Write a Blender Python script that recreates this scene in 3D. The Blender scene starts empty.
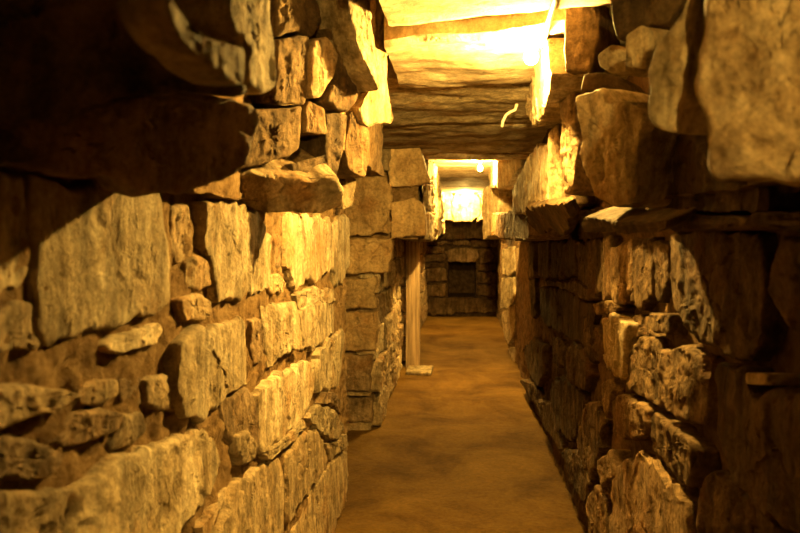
import bpy, bmesh, math, random
from mathutils import Vector, Matrix, noise

random.seed(7)
scn = bpy.context.scene
COL = scn.collection

# ------------------------------------------------------------------ camera
F = 800.0                       # focal length in pixels of an 800 x 533 picture
W, H = 800, 533
CAM = Vector((0, 0, 1.5))
YAW = math.atan(61 / F)
PITCH = -math.atan(38 / 802.0)
Rm = Matrix.Rotation(YAW, 3, 'Z') @ Matrix.Rotation(math.radians(90) + PITCH, 3, 'X')
cd = bpy.data.cameras.new('camera')
cam = bpy.data.objects.new('camera', cd)
COL.objects.link(cam)
cam.location = CAM
cam.rotation_euler = Rm.to_euler()
cd.sensor_width = 36
cd.lens = 36 * F / W
cd.clip_start = 0.05
cd.dof.use_dof = True
cd.dof.focus_distance = 3.6
cd.dof.aperture_fstop = 5.0
scn.camera = cam
scn.view_settings.view_transform = 'Standard'
scn.view_settings.look = 'None'
scn.view_settings.exposure = 0.0


def ray(px, py):
    return Rm @ Vector(((px - W / 2) / F, -(py - H / 2) / F, -1.0))


class Plane:
    """a wall face: a point on it and its outward normal"""
    def __init__(s, p, n):
        s.p = Vector(p)
        s.n = Vector(n).normalized()
        up = Vector((0, 0, 1)) if abs(s.n.z) < 0.9 else Vector((0, 1, 0))
        s.u = up.cross(s.n).normalized()
        s.v = s.n.cross(s.u).normalized()

    def hit(s, px, py):
        d = ray(px, py)
        den = d.dot(s.n)
        t = (s.p - CAM).dot(s.n) / den
        return CAM + d * t

    def uv(s, P):
        q = P - s.p
        return (q.dot(s.u), q.dot(s.v))

    def xyz(s, u, v, h):
        return s.p + s.u * u + s.v * v + s.n * h


def PX(x):      # plane facing across the corridor
    return Plane((x, 0, 1), (1 if x < 0 else -1, 0, 0))


def TP(px, py, x, n):   # a face turned about the point of the wall seen at (px, py)
    return Plane(PX(x).hit(px, py), n)


def PY(y):      # plane facing the near end
    return Plane((0, y, 1), (0, -1, 0))


# ------------------------------------------------------------------ materials
def new_mat(name):
    m = bpy.data.materials.new(name)
    m.use_nodes = True
    nt = m.node_tree
    b = nt.nodes['Principled BSDF']
    return m, nt, b


def N(nt, t, **kw):
    n = nt.nodes.new(t)
    for k, v in kw.items():
        if k in n.inputs:
            n.inputs[k].default_value = v
        else:
            setattr(n, k, v)
    return n


def stone_mat(name, dark, mid, pale, rust=(0.30, 0.13, 0.04), scale=1.0, streak=0.5, bump=0.85):
    m, nt, b = new_mat(name)
    L = nt.links.new
    tc = N(nt, 'ShaderNodeTexCoord')
    oi = N(nt, 'ShaderNodeObjectInfo')
    off = N(nt, 'ShaderNodeVectorMath', operation='SCALE')
    off.inputs[0].default_value = (13.1, 7.7, 9.3)
    L(oi.outputs['Random'], off.inputs['Scale'])
    add = N(nt, 'ShaderNodeVectorMath', operation='ADD')
    L(tc.outputs['Object'], add.inputs[0])
    L(off.outputs[0], add.inputs[1])
    n1 = N(nt, 'ShaderNodeTexNoise', **{'Scale': 9 * scale, 'Detail': 9.0, 'Roughness': 0.68})
    L(add.outputs[0], n1.inputs['Vector'])
    ramp = N(nt, 'ShaderNodeValToRGB')
    e = ramp.color_ramp.elements
    e[0].position = 0.33
    e[0].color = (*dark, 1)
    e[1].position = 0.68
    e[1].color = (*pale, 1)
    k = e.new(0.5)
    k.color = (*mid, 1)
    L(n1.outputs['Fac'], ramp.inputs['Fac'])
    # vertical mineral streaks
    mp = N(nt, 'ShaderNodeMapping')
    mp.inputs['Scale'].default_value = (22 * scale, 22 * scale, 3.0 * scale)
    L(add.outputs[0], mp.inputs['Vector'])
    n2 = N(nt, 'ShaderNodeTexNoise', **{'Scale': 1.0, 'Detail': 5.0, 'Roughness': 0.6})
    L(mp.outputs[0], n2.inputs['Vector'])
    r2 = N(nt, 'ShaderNodeMapRange', **{'From Min': 0.35, 'From Max': 0.62, 'To Min': 1.0 - streak, 'To Max': 1.1})
    L(n2.outputs['Fac'], r2.inputs['Value'])
    mul = N(nt, 'ShaderNodeMix', data_type='RGBA', blend_type='MULTIPLY')
    mul.inputs['Factor'].default_value = 1.0
    L(ramp.outputs['Color'], mul.inputs['A'])
    L(r2.outputs['Result'], mul.inputs['B'])
    # rusty blotches
    n3 = N(nt, 'ShaderNodeTexNoise', **{'Scale': 3.2 * scale, 'Detail': 6.0, 'Roughness': 0.7})
    L(add.outputs[0], n3.inputs['Vector'])
    r3 = N(nt, 'ShaderNodeMapRange', **{'From Min': 0.52, 'From Max': 0.66, 'To Min': 0.0, 'To Max': 0.75})
    L(n3.outputs['Fac'], r3.inputs['Value'])
    mx = N(nt, 'ShaderNodeMix', data_type='RGBA')
    L(r3.outputs['Result'], mx.inputs['Factor'])
    L(mul.outputs['Result'], mx.inputs['A'])
    mx.inputs['B'].default_value = (*rust, 1)
    # fine grain and small dark pits
    n5 = N(nt, 'ShaderNodeTexNoise', **{'Scale': 70 * scale, 'Detail': 6.0, 'Roughness': 0.75})
    L(add.outputs[0], n5.inputs['Vector'])
    r5 = N(nt, 'ShaderNodeMapRange', **{'From Min': 0.34, 'From Max': 0.60, 'To Min': 0.62, 'To Max': 1.12})
    L(n5.outputs['Fac'], r5.inputs['Value'])
    mp6 = N(nt, 'ShaderNodeMapping')
    mp6.inputs['Scale'].default_value = (24 * scale, 24 * scale, 11 * scale)
    L(add.outputs[0], mp6.inputs['Vector'])
    n6 = N(nt, 'ShaderNodeTexNoise', **{'Scale': 1.0, 'Detail': 3.0, 'Roughness': 0.55})
    L(mp6.outputs[0], n6.inputs['Vector'])
    r6 = N(nt, 'ShaderNodeMapRange', **{'From Min': 0.28, 'From Max': 0.36, 'To Min': 0.5, 'To Max': 1.0})
    L(n6.outputs['Fac'], r6.inputs['Value'])
    pm = N(nt, 'ShaderNodeMath', operation='MULTIPLY')
    L(r5.outputs['Result'], pm.inputs[0])
    L(r6.outputs['Result'], pm.inputs[1])
    mg = N(nt, 'ShaderNodeMix', data_type='RGBA', blend_type='MULTIPLY')
    mg.inputs['Factor'].default_value = 1.0
    L(mx.outputs['Result'], mg.inputs['A'])
    L(pm.outputs[0], mg.inputs['B'])
    # per stone brightness
    r4 = N(nt, 'ShaderNodeMapRange', **{'From Min': 0, 'From Max': 1, 'To Min': 0.75, 'To Max': 1.15})
    L(oi.outputs['Random'], r4.inputs['Value'])
    m2 = N(nt, 'ShaderNodeMix', data_type='RGBA', blend_type='MULTIPLY')
    m2.inputs['Factor'].default_value = 1.0
    L(mg.outputs['Result'], m2.inputs['A'])
    L(r4.outputs['Result'], m2.inputs['B'])
    L(m2.outputs['Result'], b.inputs['Base Color'])
    b.inputs['Roughness'].default_value = 0.82
    b.inputs['Specular IOR Level'].default_value = 0.12
    # bump
    vb = N(nt, 'ShaderNodeTexNoise', **{'Scale': 38 * scale, 'Detail': 8.0, 'Roughness': 0.72})
    L(add.outputs[0], vb.inputs['Vector'])
    sm = N(nt, 'ShaderNodeMath', operation='ADD')
    L(vb.outputs['Fac'], sm.inputs[0])
    L(n2.outputs['Fac'], sm.inputs[1])
    bp = N(nt, 'ShaderNodeBump', **{'Strength': bump, 'Distance': 0.02})
    sm2 = N(nt, 'ShaderNodeMath', operation='ADD')
    L(sm.outputs[0], sm2.inputs[0])
    L(r6.outputs['Result'], sm2.inputs[1])
    L(sm2.outputs[0], bp.inputs['Height'])
    L(bp.outputs['Normal'], b.inputs['Normal'])
    return m


M = {
    'pale': stone_mat('pale_limestone', (0.22, 0.15, 0.07), (0.48, 0.37, 0.22), (0.68, 0.56, 0.37), rust=(0.34, 0.18, 0.06), streak=0.45),
    'tan': stone_mat('tan_sandstone', (0.20, 0.13, 0.06), (0.40, 0.29, 0.16), (0.55, 0.42, 0.26), rust=(0.30, 0.15, 0.05)),
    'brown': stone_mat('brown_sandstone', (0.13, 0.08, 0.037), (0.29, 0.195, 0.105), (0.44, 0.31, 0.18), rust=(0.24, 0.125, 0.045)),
    'smooth': stone_mat('smooth_brown_stone', (0.32, 0.20, 0.09), (0.46, 0.31, 0.15), (0.58, 0.41, 0.22), rust=(0.30, 0.15, 0.05), streak=0.25, bump=0.5, scale=0.7),
    'moss': stone_mat('mossy_stone', (0.22, 0.13, 0.055), (0.60, 0.44, 0.25), (0.78, 0.62, 0.40), rust=(0.11, 0.052, 0.018), scale=1.3, streak=0.2),
    'shaded_brown': stone_mat('shaded_brown_sandstone', (0.05, 0.029, 0.012), (0.12, 0.076, 0.036), (0.21, 0.138, 0.068), rust=(0.12, 0.056, 0.017)),  # brown darkened to stand in for shade on dimly lit faces
    'shaded_tan': stone_mat('shaded_tan_sandstone', (0.085, 0.05, 0.02), (0.20, 0.128, 0.062), (0.31, 0.21, 0.11), rust=(0.15, 0.072, 0.023)),  # tan copied darker, with the shade in its colour
    'dark': stone_mat('dark_shade_stone', (0.045, 0.027, 0.012), (0.10, 0.063, 0.028), (0.17, 0.11, 0.055), rust=(0.12, 0.058, 0.02)),  # dark colour also carries the shade of overhangs, ledges and recesses
    'slab': stone_mat('ceiling_slab_stone', (0.24, 0.17, 0.10), (0.46, 0.36, 0.23), (0.62, 0.52, 0.36), rust=(0.33, 0.21, 0.11), scale=0.6, streak=0.3, bump=0.5),
}


def mud_mat(name, c1, c2, c3, sc=14, bump=0.9):
    m, nt, b = new_mat(name)
    L = nt.links.new
    g = N(nt, 'ShaderNodeNewGeometry')
    n1 = N(nt, 'ShaderNodeTexNoise', **{'Scale': sc, 'Detail': 10.0, 'Roughness': 0.7})
    L(g.outputs['Position'], n1.inputs['Vector'])
    ramp = N(nt, 'ShaderNodeValToRGB')
    e = ramp.color_ramp.elements
    e[0].position, e[1].position = 0.35, 0.68
    e[0].color, e[1].color = (*c1, 1), (*c3, 1)
    e.new(0.5).color = (*c2, 1)
    L(n1.outputs['Fac'], ramp.inputs['Fac'])
    L(ramp.outputs['Color'], b.inputs['Base Color'])
    b.inputs['Roughness'].default_value = 0.95
    b.inputs['Specular IOR Level'].default_value = 0.1
    n2 = N(nt, 'ShaderNodeTexNoise', **{'Scale': sc * 3.5, 'Detail': 8.0, 'Roughness': 0.75})
    L(g.outputs['Position'], n2.inputs['Vector'])
    bp = N(nt, 'ShaderNodeBump', **{'Strength': bump, 'Distance': 0.03})
    L(n2.outputs['Fac'], bp.inputs['Height'])
    L(bp.outputs['Normal'], b.inputs['Normal'])
    return m


M['mud'] = mud_mat('mud_mortar_rubble', (0.11, 0.062, 0.025), (0.27, 0.165, 0.072), (0.42, 0.28, 0.14), sc=18, bump=1.0)
M['mud_mid'] = mud_mat('brown_mud_rubble', (0.06, 0.034, 0.015), (0.15, 0.09, 0.04), (0.24, 0.15, 0.07))
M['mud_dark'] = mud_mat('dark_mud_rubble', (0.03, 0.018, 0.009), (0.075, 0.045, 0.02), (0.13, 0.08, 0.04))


def floor_mat():
    m, nt, b = new_mat('trodden_earth')
    L = nt.links.new
    g = N(nt, 'ShaderNodeNewGeometry')
    n1 = N(nt, 'ShaderNodeTexNoise', **{'Scale': 1.6, 'Detail': 9.0, 'Roughness': 0.66, 'Distortion': 0.6})
    L(g.outputs['Position'], n1.inputs['Vector'])
    ramp = N(nt, 'ShaderNodeValToRGB')
    e = ramp.color_ramp.elements
    e[0].position, e[1].position = 0.34, 0.66
    e[0].color, e[1].color = (0.060, 0.028, 0.005, 1), (0.160, 0.090, 0.019, 1)
    e.new(0.5).color = (0.105, 0.056, 0.011, 1)
    L(n1.outputs['Fac'], ramp.inputs['Fac'])
    n3 = N(nt, 'ShaderNodeTexNoise', **{'Scale': 40.0, 'Detail': 6.0, 'Roughness': 0.7})
    L(g.outputs['Position'], n3.inputs['Vector'])
    r3 = N(nt, 'ShaderNodeMapRange', **{'From Min': 0.35, 'From Max': 0.65, 'To Min': 0.78, 'To Max': 1.15})
    L(n3.outputs['Fac'], r3.inputs['Value'])
    mu = N(nt, 'ShaderNodeMix', data_type='RGBA', blend_type='MULTIPLY')
    mu.inputs['Factor'].default_value = 1
    L(ramp.outputs['Color'], mu.inputs['A'])
    L(r3.outputs['Result'], mu.inputs['B'])
    L(mu.outputs['Result'], b.inputs['Base Color'])
    b.inputs['Roughness'].default_value = 0.85
    b.inputs['Specular IOR Level'].default_value = 0.06
    n2 = N(nt, 'ShaderNodeTexNoise', **{'Scale': 14.0, 'Detail': 10.0, 'Roughness': 0.7})
    L(g.outputs['Position'], n2.inputs['Vector'])
    bp = N(nt, 'ShaderNodeBump', **{'Strength': 0.55, 'Distance': 0.04})
    L(n2.outputs['Fac'], bp.inputs['Height'])
    L(bp.outputs['Normal'], b.inputs['Normal'])
    return m


M['earth'] = floor_mat()


def wood_mat():
    m, nt, b = new_mat('weathered_wood')
    L = nt.links.new
    tc = N(nt, 'ShaderNodeTexCoord')
    mp = N(nt, 'ShaderNodeMapping')
    mp.inputs['Scale'].default_value = (40, 40, 2.0)
    L(tc.outputs['Object'], mp.inputs['Vector'])
    n1 = N(nt, 'ShaderNodeTexNoise', **{'Scale': 1.0, 'Detail': 7.0, 'Roughness': 0.65})
    L(mp.outputs[0], n1.inputs['Vector'])
    ramp = N(nt, 'ShaderNodeValToRGB')
    e = ramp.color_ramp.elements
    e[0].position, e[1].position = 0.35, 0.65
    e[0].color, e[1].color = (0.12, 0.075, 0.035, 1), (0.36, 0.25, 0.14, 1)
    L(n1.outputs['Fac'], ramp.inputs['Fac'])
    L(ramp.outputs['Color'], b.inputs['Base Color'])
    b.inputs['Roughness'].default_value = 0.8
    bp = N(nt, 'ShaderNodeBump', **{'Strength': 0.4, 'Distance': 0.01})
    L(n1.outputs['Fac'], bp.inputs['Height'])
    L(bp.outputs['Normal'], b.inputs['Normal'])
    return m


M['wood'] = wood_mat()


def plain_mat(name, col, rough=0.5, noise_amt=0.12):
    m, nt, b = new_mat(name)
    L = nt.links.new
    tc = N(nt, 'ShaderNodeTexCoord')
    n1 = N(nt, 'ShaderNodeTexNoise', **{'Scale': 30.0, 'Detail': 4.0})
    L(tc.outputs['Object'], n1.inputs['Vector'])
    ramp = N(nt, 'ShaderNodeValToRGB')
    e = ramp.color_ramp.elements
    e[0].color = (*[c * (1 - noise_amt) for c in col], 1)
    e[1].color = (*[min(1, c * (1 + noise_amt)) for c in col], 1)
    L(n1.outputs['Fac'], ramp.inputs['Fac'])
    L(ramp.outputs['Color'], b.inputs['Base Color'])
    b.inputs['Roughness'].default_value = rough
    return m


M['conduit'] = plain_mat('pale_plastic', (0.62, 0.54, 0.40), 0.45)
M['socket'] = plain_mat('dark_plastic', (0.05, 0.045, 0.04), 0.5)
LIGHT_COL = (1.0, 0.605, 0.125)


def bulb_mat(name, strength):
    m, nt, b = new_mat(name)
    b.inputs['Base Color'].default_value = (0.9, 0.8, 0.6, 1)
    b.inputs['Emission Color'].default_value = (*LIGHT_COL, 1)
    b.inputs['Emission Strength'].default_value = strength
    return m


# ------------------------------------------------------------------ mesh helpers
def link(name, me, mat, loc=None, parent=None):
    o = bpy.data.objects.new(name, me)
    COL.objects.link(o)
    if mat:
        me.materials.append(mat)
    if loc is not None:
        o.location = loc
    if parent:
        o.parent = parent
    return o


def tag(o, label, cat, group=None, kind=None):
    o['label'] = label
    o['category'] = cat
    if group:
        o['group'] = group
    if kind:
        o['kind'] = kind
    return o


def relief(P, sd, amp, streak, big):
    """signed surface relief at a world point: tilted cleavage facets, lumps, chisel streaks"""
    q = P + Vector((sd * 3.17, sd * 1.31, sd * 2.23))
    f = 3.2 / max(0.12, big)
    a = noise.fractal(q * f * 1.6, 0.9, 2.0, 5) * amp * 0.62
    w_ = Vector((noise.noise(q * f * 2), noise.noise(q * f * 2 + Vector((9, 4, 1))), noise.noise(q * f * 2 + Vector((2, 8, 5))))) * (0.22 / f)
    for fr, k in ((f, 1.0), (f * 2.7, 0.5)):
        d, pts = noise.voronoi((q + w_) * fr)
        c = pts[0]
        dv = noise.noise_vector(c * 3.7)
        rel = ((q + w_) * fr - c).dot(dv)
        a += (noise.noise(c * 7.3) * 0.6 + rel * 1.3) * amp * k
    w = noise.noise(Vector((q.x * 34, q.y * 34, q.z * 5)))
    a += w * streak
    return a


def resample(poly, n):
    L = []
    m = len(poly)
    tot = 0
    for i in range(m):
        a, b = poly[i], poly[(i + 1) % m]
        l = math.hypot(b[0] - a[0], b[1] - a[1])
        L.append(l)
        tot += l
    out = []
    for k in range(n):
        s = tot * k / n
        i = 0
        while s > L[i] and i < m - 1:
            s -= L[i]
            i += 1
        t = s / L[i] if L[i] > 1e-9 else 0
        a, b = poly[i], poly[(i + 1) % m]
        out.append((a[0] + (b[0] - a[0]) * t, a[1] + (b[1] - a[1]) * t))
    return out, tot


def stone_mesh(name, uvpoly, pl, depth, prot, sd, amp=0.010, streak=0.003, edge=0.014, tilt=None, bulge=0.0, jag=1.0, dens=1.0):
    area = 0
    for i in range(len(uvpoly)):
        a, b = uvpoly[i], uvpoly[(i + 1) % len(uvpoly)]
        area += a[0] * b[1] - a[1] * b[0]
    if area < 0:
        uvpoly = uvpoly[::-1]
        area = -area
    area *= 0.5
    size = math.sqrt(area)
    big = size
    _, tot = resample(uvpoly, 8)
    n = int(max(36, min(190, 22 + tot / 0.009 * dens)))
    pts, tot = resample(uvpoly, n)
    for _ in range(2):
        pts = [((pts[i - 1][0] + 2 * pts[i][0] + pts[(i + 1) % n][0]) / 4, (pts[i - 1][1] + 2 * pts[i][1] + pts[(i + 1) % n][1]) / 4) for i in range(n)]
    # ragged outline
    jj = []
    for i, (u, v) in enumerate(pts):
        P = pl.xyz(u, v, 0) + Vector((sd, sd * 2, sd * 3))
        k = min(0.03, size * 0.06) * jag
        du = noise.fractal(P * 9, 1.0, 2.0, 4) * k
        dv = noise.fractal(P * 9 + Vector((31, 17, 5)), 1.0, 2.0, 4) * k
        jj.append((u + du, v + dv))
    pts = jj
    A = 0
    cu = cv = 0
    for i in range(n):
        a, b = pts[i], pts[(i + 1) % n]
        c = a[0] * b[1] - a[1] * b[0]
        A += c
        cu += (a[0] + b[0]) * c
        cv += (a[1] + b[1]) * c
    cu /= 3 * A
    cv /= 3 * A
    e = min(edge, size * 0.1)
    amp = min(amp, size * 0.045)
    rnd = random.Random(sd)
    if tilt is None:
        k_ = min(0.09, 0.016 / size)
        tilt = (rnd.uniform(-k_, k_), rnd.uniform(-k_, k_))
    K = int(max(8, min(30, size / 0.014 * dens)))
    ts = [0.0, 0.02, 0.045, 0.08] + [0.08 + 0.9 * k / K for k in range(1, K + 1)]
    loc = pl.xyz(cu, cv, 0)
    verts, faces = [], []
    # rings from the back to the front edge, then inwards over the face
    rings = []
    for h in (-depth, -depth * 0.62, -depth * 0.3, -e * 1.15):
        ring = []
        for (u, v) in pts:
            sc_ = 0.93 if h <= -depth * 0.9 else 1.0
            P = pl.xyz(cu + (u - cu) * sc_, cv + (v - cv) * sc_, prot + h)
            r = noise.fractal((P + Vector((sd, 0, 0))) * 8, 1.0, 2.0, 3) * amp * 0.7
            d2 = Vector(((u - cu), (v - cv)))
            if d2.length > 1e-6:
                d2.normalize()
            P = P + (pl.u * d2.x + pl.v * d2.y) * r
            ring.append(P)
        rings.append(ring)
    for t in ts:
        ring = []
        for (u, v) in pts:
            r = math.hypot(u - cu, v - cv)
            uu, vv = cu + (u - cu) * (1 - t), cv + (v - cv) * (1 - t)
            d = t * r
            h = prot
            if d < e:
                h -= e * (1 - math.sqrt(max(0, 1 - (1 - d / e) ** 2)))
            h += bulge * (1 - (1 - t) ** 2)
            h += tilt[0] * (uu - cu) + tilt[1] * (vv - cv)
            P = pl.xyz(uu, vv, 0)
            fade = min(1, 0.35 + d / max(e, 1e-4) * 0.5)
            h += relief(P, sd, amp, streak, big) * fade
            ring.append(P + pl.n * h)
        rings.append(ring)
    for ring in rings:
        verts += [p - loc for p in ring]
    R = len(rings)
    for k in range(R - 1):
        for i in range(n):
            j = (i + 1) % n
            faces.append((k * n + i, k * n + j, (k + 1) * n + j, (k + 1) * n + i))
    cpos = sum((rings[-1][i] for i in range(n)), Vector()) / n
    verts.append(cpos - loc)
    ci = len(verts) - 1
    for i in range(n):
        faces.append(((R - 1) * n + i, (R - 1) * n + (i + 1) % n, ci))
    cb = sum((rings[0][i] for i in range(n)), Vector()) / n
    verts.append(cb - loc)
    bi = len(verts) - 1
    for i in range(n):
        faces.append(((i + 1) % n, i, bi))
    me = bpy.data.meshes.new(name)
    me.from_pydata([tuple(v) for v in verts], [], faces)
    me.shade_smooth()
    me.set_sharp_from_angle(angle=math.radians(42))
    return me, loc


SD = [0]


def stone(poly, label, pl, mat='tan', depth=0.2, prot=0.0, name='wall_stone', cat='stone', group=None, **kw):
    """lay one stone in a wall face: outline taken off the photograph, unprojected on the face"""
    SD[0] += 1
    face = Plane(pl.p + pl.n * prot, pl.n)          # the outline lies on the stone's own front
    uv = [face.uv(face.hit(*p)) for p in poly]
    mu_, mv_ = sum(a for a, b in uv) / len(uv), sum(b for a, b in uv) / len(uv)
    uv = [(mu_ + (a - mu_) * 1.005, mv_ + (b - mv_) * 1.005) for a, b in uv]
    me, loc = stone_mesh(name, uv, pl, depth, prot, SD[0], **kw)
    o = link(name, me, M[mat], loc)
    return tag(o, label, cat, group)


def stone_uv(uv, label, pl, mat='tan', depth=0.2, prot=0.0, name='wall_stone', cat='stone', group=None, **kw):
    SD[0] += 1
    me, loc = stone_mesh(name, uv, pl, depth, prot, SD[0], **kw)
    o = link(name, me, M[mat], loc)
    return tag(o, label, cat, group)


def rough_face(bm, o, eu, ev, nu, nv, nrm, amp, freq):
    """a lumpy rubble face: grid from corner o along eu and ev"""
    o, eu, ev, nrm = Vector(o), Vector(eu), Vector(ev), Vector(nrm)
    g = []
    for j in range(nv + 1):
        row = []
        for i in range(nu + 1):
            P = o + eu * (i / nu) + ev * (j / nv)
            d, pts = noise.voronoi(P * freq)
            h = (d[1] - d[0]) * 0.6 + noise.fractal(P * freq * 0.6, 1.0, 2.0, 4) * 0.6 + noise.noise(pts[0] * 5.1) * 0.4
            row.append(bm.verts.new(P + nrm * h * amp))
        g.append(row)
    flip = eu.cross(ev).dot(nrm) < 0
    for j in range(nv):
        for i in range(nu):
            q = [g[j][i], g[j][i + 1], g[j + 1][i + 1], g[j + 1][i]]
            bm.faces.new(q[::-1] if flip else q)


def box(bm, a, b):
    vs = [bm.verts.new((x, y, z)) for z in (a[2], b[2]) for y in (a[1], b[1]) for x in (a[0], b[0])]
    for f in ((0, 2, 3, 1), (4, 5, 7, 6), (0, 1, 5, 4), (2, 6, 7, 3), (0, 4, 6, 2), (1, 3, 7, 5)):
        bm.faces.new([vs[i] for i in f])


def struct(name, bm, mat):
    me = bpy.data.meshes.new(name)
    bm.to_mesh(me)
    bm.free()
    me.shade_smooth()
    me.set_sharp_from_angle(angle=math.radians(50))
    o = link(name, me, mat)
    o['kind'] = 'structure'
    return o


YB = -2.4       # near end of the corridor behind the camera
YE = 13.6       # end wall
# ------------------------------------------------------------------ the shell
# floor
bm = bmesh.new()
nx, ny = 60, 330
g = []
for j in range(ny + 1):
    row = []
    for i in range(nx + 1):
        x = -2.4 + 3.3 * i / nx
        y = YB + (14.2 - YB) * j / ny
        P = Vector((x, y, 0))
        z = noise.fractal(P * 1.3, 1.0, 2.0, 4) * 0.012 + noise.fractal(P * Vector((5, 5, 5)).x, 1.0, 2.0, 3) * 0.005
        row.append(bm.verts.new((x, y, z)))
    g.append(row)
for j in range(ny):
    for i in range(nx):
        bm.faces.new((g[j][i], g[j][i + 1], g[j + 1][i + 1], g[j + 1][i]))
struct('floor', bm, M['earth'])

# left wall: mud and rubble core behind the laid stones
bm = bmesh.new()
box(bm, (-1.3, YB, -0.1), (-0.70, 4.30, 1.62))
rough_face(bm, (-0.628, YB, -0.05), (0, 4.32 - YB, 0), (0, 0, 1.65), 520, 140, (1, 0, 0), 0.024, 19)
box(bm, (-0.66, YB, 1.64), (-0.16, 0.41, 2.5))  # added unseen block, keeps the rear lamp off the dark slab
rough_face(bm, (-0.66, 0.42, 1.63), (0.52, 0, 0), (0, 0, 0.8), 30, 40, (0, 1, 0), 0.01, 8)
rough_face(bm, (-0.14, YB, 1.63), (0, 0.42 - YB, 0), (0, 0, 0.8), 60, 30, (1, 0, 0), 0.012, 8)
box(bm, (-1.3, YB, 1.62), (-0.66, 2.75, 2.5))
rough_face(bm, (-0.625, YB, 1.58), (0, 2.76 - YB, 0), (0, 0, 0.85), 180, 36, (1, 0, 0), 0.03, 8)
rough_face(bm, (-0.72, YB, 1.585), (0, 2.76 - YB, 0), (0.14, 0, 0), 160, 8, (0, 0, -1), 0.02, 9)
rough_face(bm, (-0.68, 2.7, 1.60), (0, 4.3 - 2.7, 0), (0, 0, 0.85), 80, 36, (1, 0, 0), 0.03, 8)
box(bm, (-1.3, 2.75, 1.78), (-0.46, 4.26, 2.5))
rough_face(bm, (-0.42, 2.75, 1.78), (0, 4.28 - 2.75, 0), (0, 0, 0.65), 70, 30, (1, 0, 0), 0.025, 8)
rough_face(bm, (-0.70, 2.75, 1.78), (0, 4.28 - 2.75, 0), (0.28, 0, 0), 70, 12, (0, 0, -1), 0.02, 9)
rough_face(bm, (-0.62, 2.76, 1.78), (0.20, 0, 0), (0, 0, 0.6), 10, 26, (0, -1, 0), 0.02, 9)
rough_face(bm, (-1.3, 4.32, -0.05), (0.64, 0, 0), (0, 0, 2.5), 30, 90, (0, 1, 0), 0.02, 8)
box(bm, (-2.6, 4.1, -0.1), (-2.3, 6.2, 2.5))                     # end of the side passage
box(bm, (-2.4, 6.02, -0.1), (-0.72, 14.2, 2.5))
rough_face(bm, (-2.4, 5.97, -0.05), (1.72, 0, 0), (0, 0, 2.5), 80, 110, (0, -1, 0), 0.02, 9)
rough_face(bm, (-0.70, 5.97, -0.05), (0.06, YE - 5.97, 0), (0, 0, 1.5), 220, 44, (1, 0, 0), 0.03, 9)
box(bm, (-0.72, 6.08, 1.44), (-0.36, 14.2, 2.5))
rough_face(bm, (-0.68, 6.0, 1.42), (0.36, 0, 0), (0, 0, 1.0), 24, 50, (0, -1, 0), 0.02, 9)
rough_face(bm, (-0.30, 6.0, 1.42), (-0.04, YE - 6.0, 0), (0, 0, 1.0), 200, 30, (1, 0, 0), 0.03, 8)
rough_face(bm, (-0.70, 6.0, 1.42), (0, YE - 6.0, 0), (0.38, 0, 0), 200, 14, (0, 0, -1), 0.02, 8)
struct('wall_left', bm, M['mud'])

# right wall
bm = bmesh.new()
box(bm, (0.74, YB, -0.1), (1.3, 14.2, 1.62))
rough_face(bm, (0.625, YB, -0.05), (0, YE - YB, 0), (0, 0, 1.62), 520, 70, (-1, 0, 0), 0.035, 9)
box(bm, (0.60, YB, 1.60), (1.3, 8.2, 2.5))
rough_face(bm, (0.55, YB, 1.56), (0, 8.25 - YB, 0), (0, 0, 0.9), 300, 34, (-1, 0, 0), 0.03, 8)
rough_face(bm, (0.50, YB, 1.575), (0, 8.25 - YB, 0), (0.24, 0, 0), 300, 14, (0, 0, -1), 0.025, 8)
box(bm, (0.33, YB, 1.58), (0.66, 0.68, 1.64))  # added unseen ledge, shades the lower right wall from the rear lamp
rough_face(bm, (0.31, YB, 1.57), (0, 0.70 - YB, 0), (0.34, 0, 0), 60, 24, (0, 0, -1), 0.012, 8)
rough_face(bm, (0.31, YB, 1.65), (0, 0.70 - YB, 0), (0.34, 0, 0), 60, 24, (0, 0, 1), 0.012, 8)
rough_face(bm, (0.31, YB, 1.57), (0, 0.70 - YB, 0), (0, 0, 0.08), 60, 6, (-1, 0, 0), 0.012, 8)
box(bm, (0.68, 8.2, 1.60), (1.3, 11.4, 2.5))
box(bm, (0.44, 11.4, 1.50), (1.3, 14.2, 2.5))
struct('wall_right', bm, M['mud_mid'])

# end wall with a niche opening
bm = bmesh.new()
pe = PY(YE + 0.05)
n0 = pe.hit(448, 297)
n1 = pe.hit(476, 262)
xa, za, xb, zb = n0.x, n0.z, n1.x, n1.z
fy = YE + 0.06
rough_face(bm, (-0.8, fy, -0.05), (xa + 0.8, 0, 0), (0, 0, 2.5), 26, 90, (0, -1, 0), 0.02, 8)
rough_face(bm, (xb, fy, -0.05), (0.8 - xb, 0, 0), (0, 0, 2.5), 26, 90, (0, -1, 0), 0.02, 8)
rough_face(bm, (xa, fy, -0.05), (xb - xa, 0, 0), (0, 0, za + 0.05), 20, 30, (0, -1, 0), 0.02, 8)
rough_face(bm, (xa, fy, zb), (xb - xa, 0, 0), (0, 0, 2.45 - zb), 20, 50, (0, -1, 0), 0.02, 8)
# niche inside
for (o_, u_, v_, n_) in (((xa, fy, za), (0, 0.9, 0), (xb - xa, 0, 0), (0, 0, 1)), ((xa, fy, zb), (0, 0.9, 0), (xb - xa, 0, 0), (0, 0, -1)),
                         ((xa, fy, za), (0, 0.9, 0), (0, 0, zb - za), (1, 0, 0)), ((xb, fy, za), (0, 0.9, 0), (0, 0, zb - za), (-1, 0, 0)),
                         ((xa, fy + 0.9, za), (xb - xa, 0, 0), (0, 0, zb - za), (0, -1, 0))):
    rough_face(bm, o_, u_, v_, 14, 14, n_, 0.01, 8)
struct('wall_end', bm, M['mud_dark'])

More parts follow.
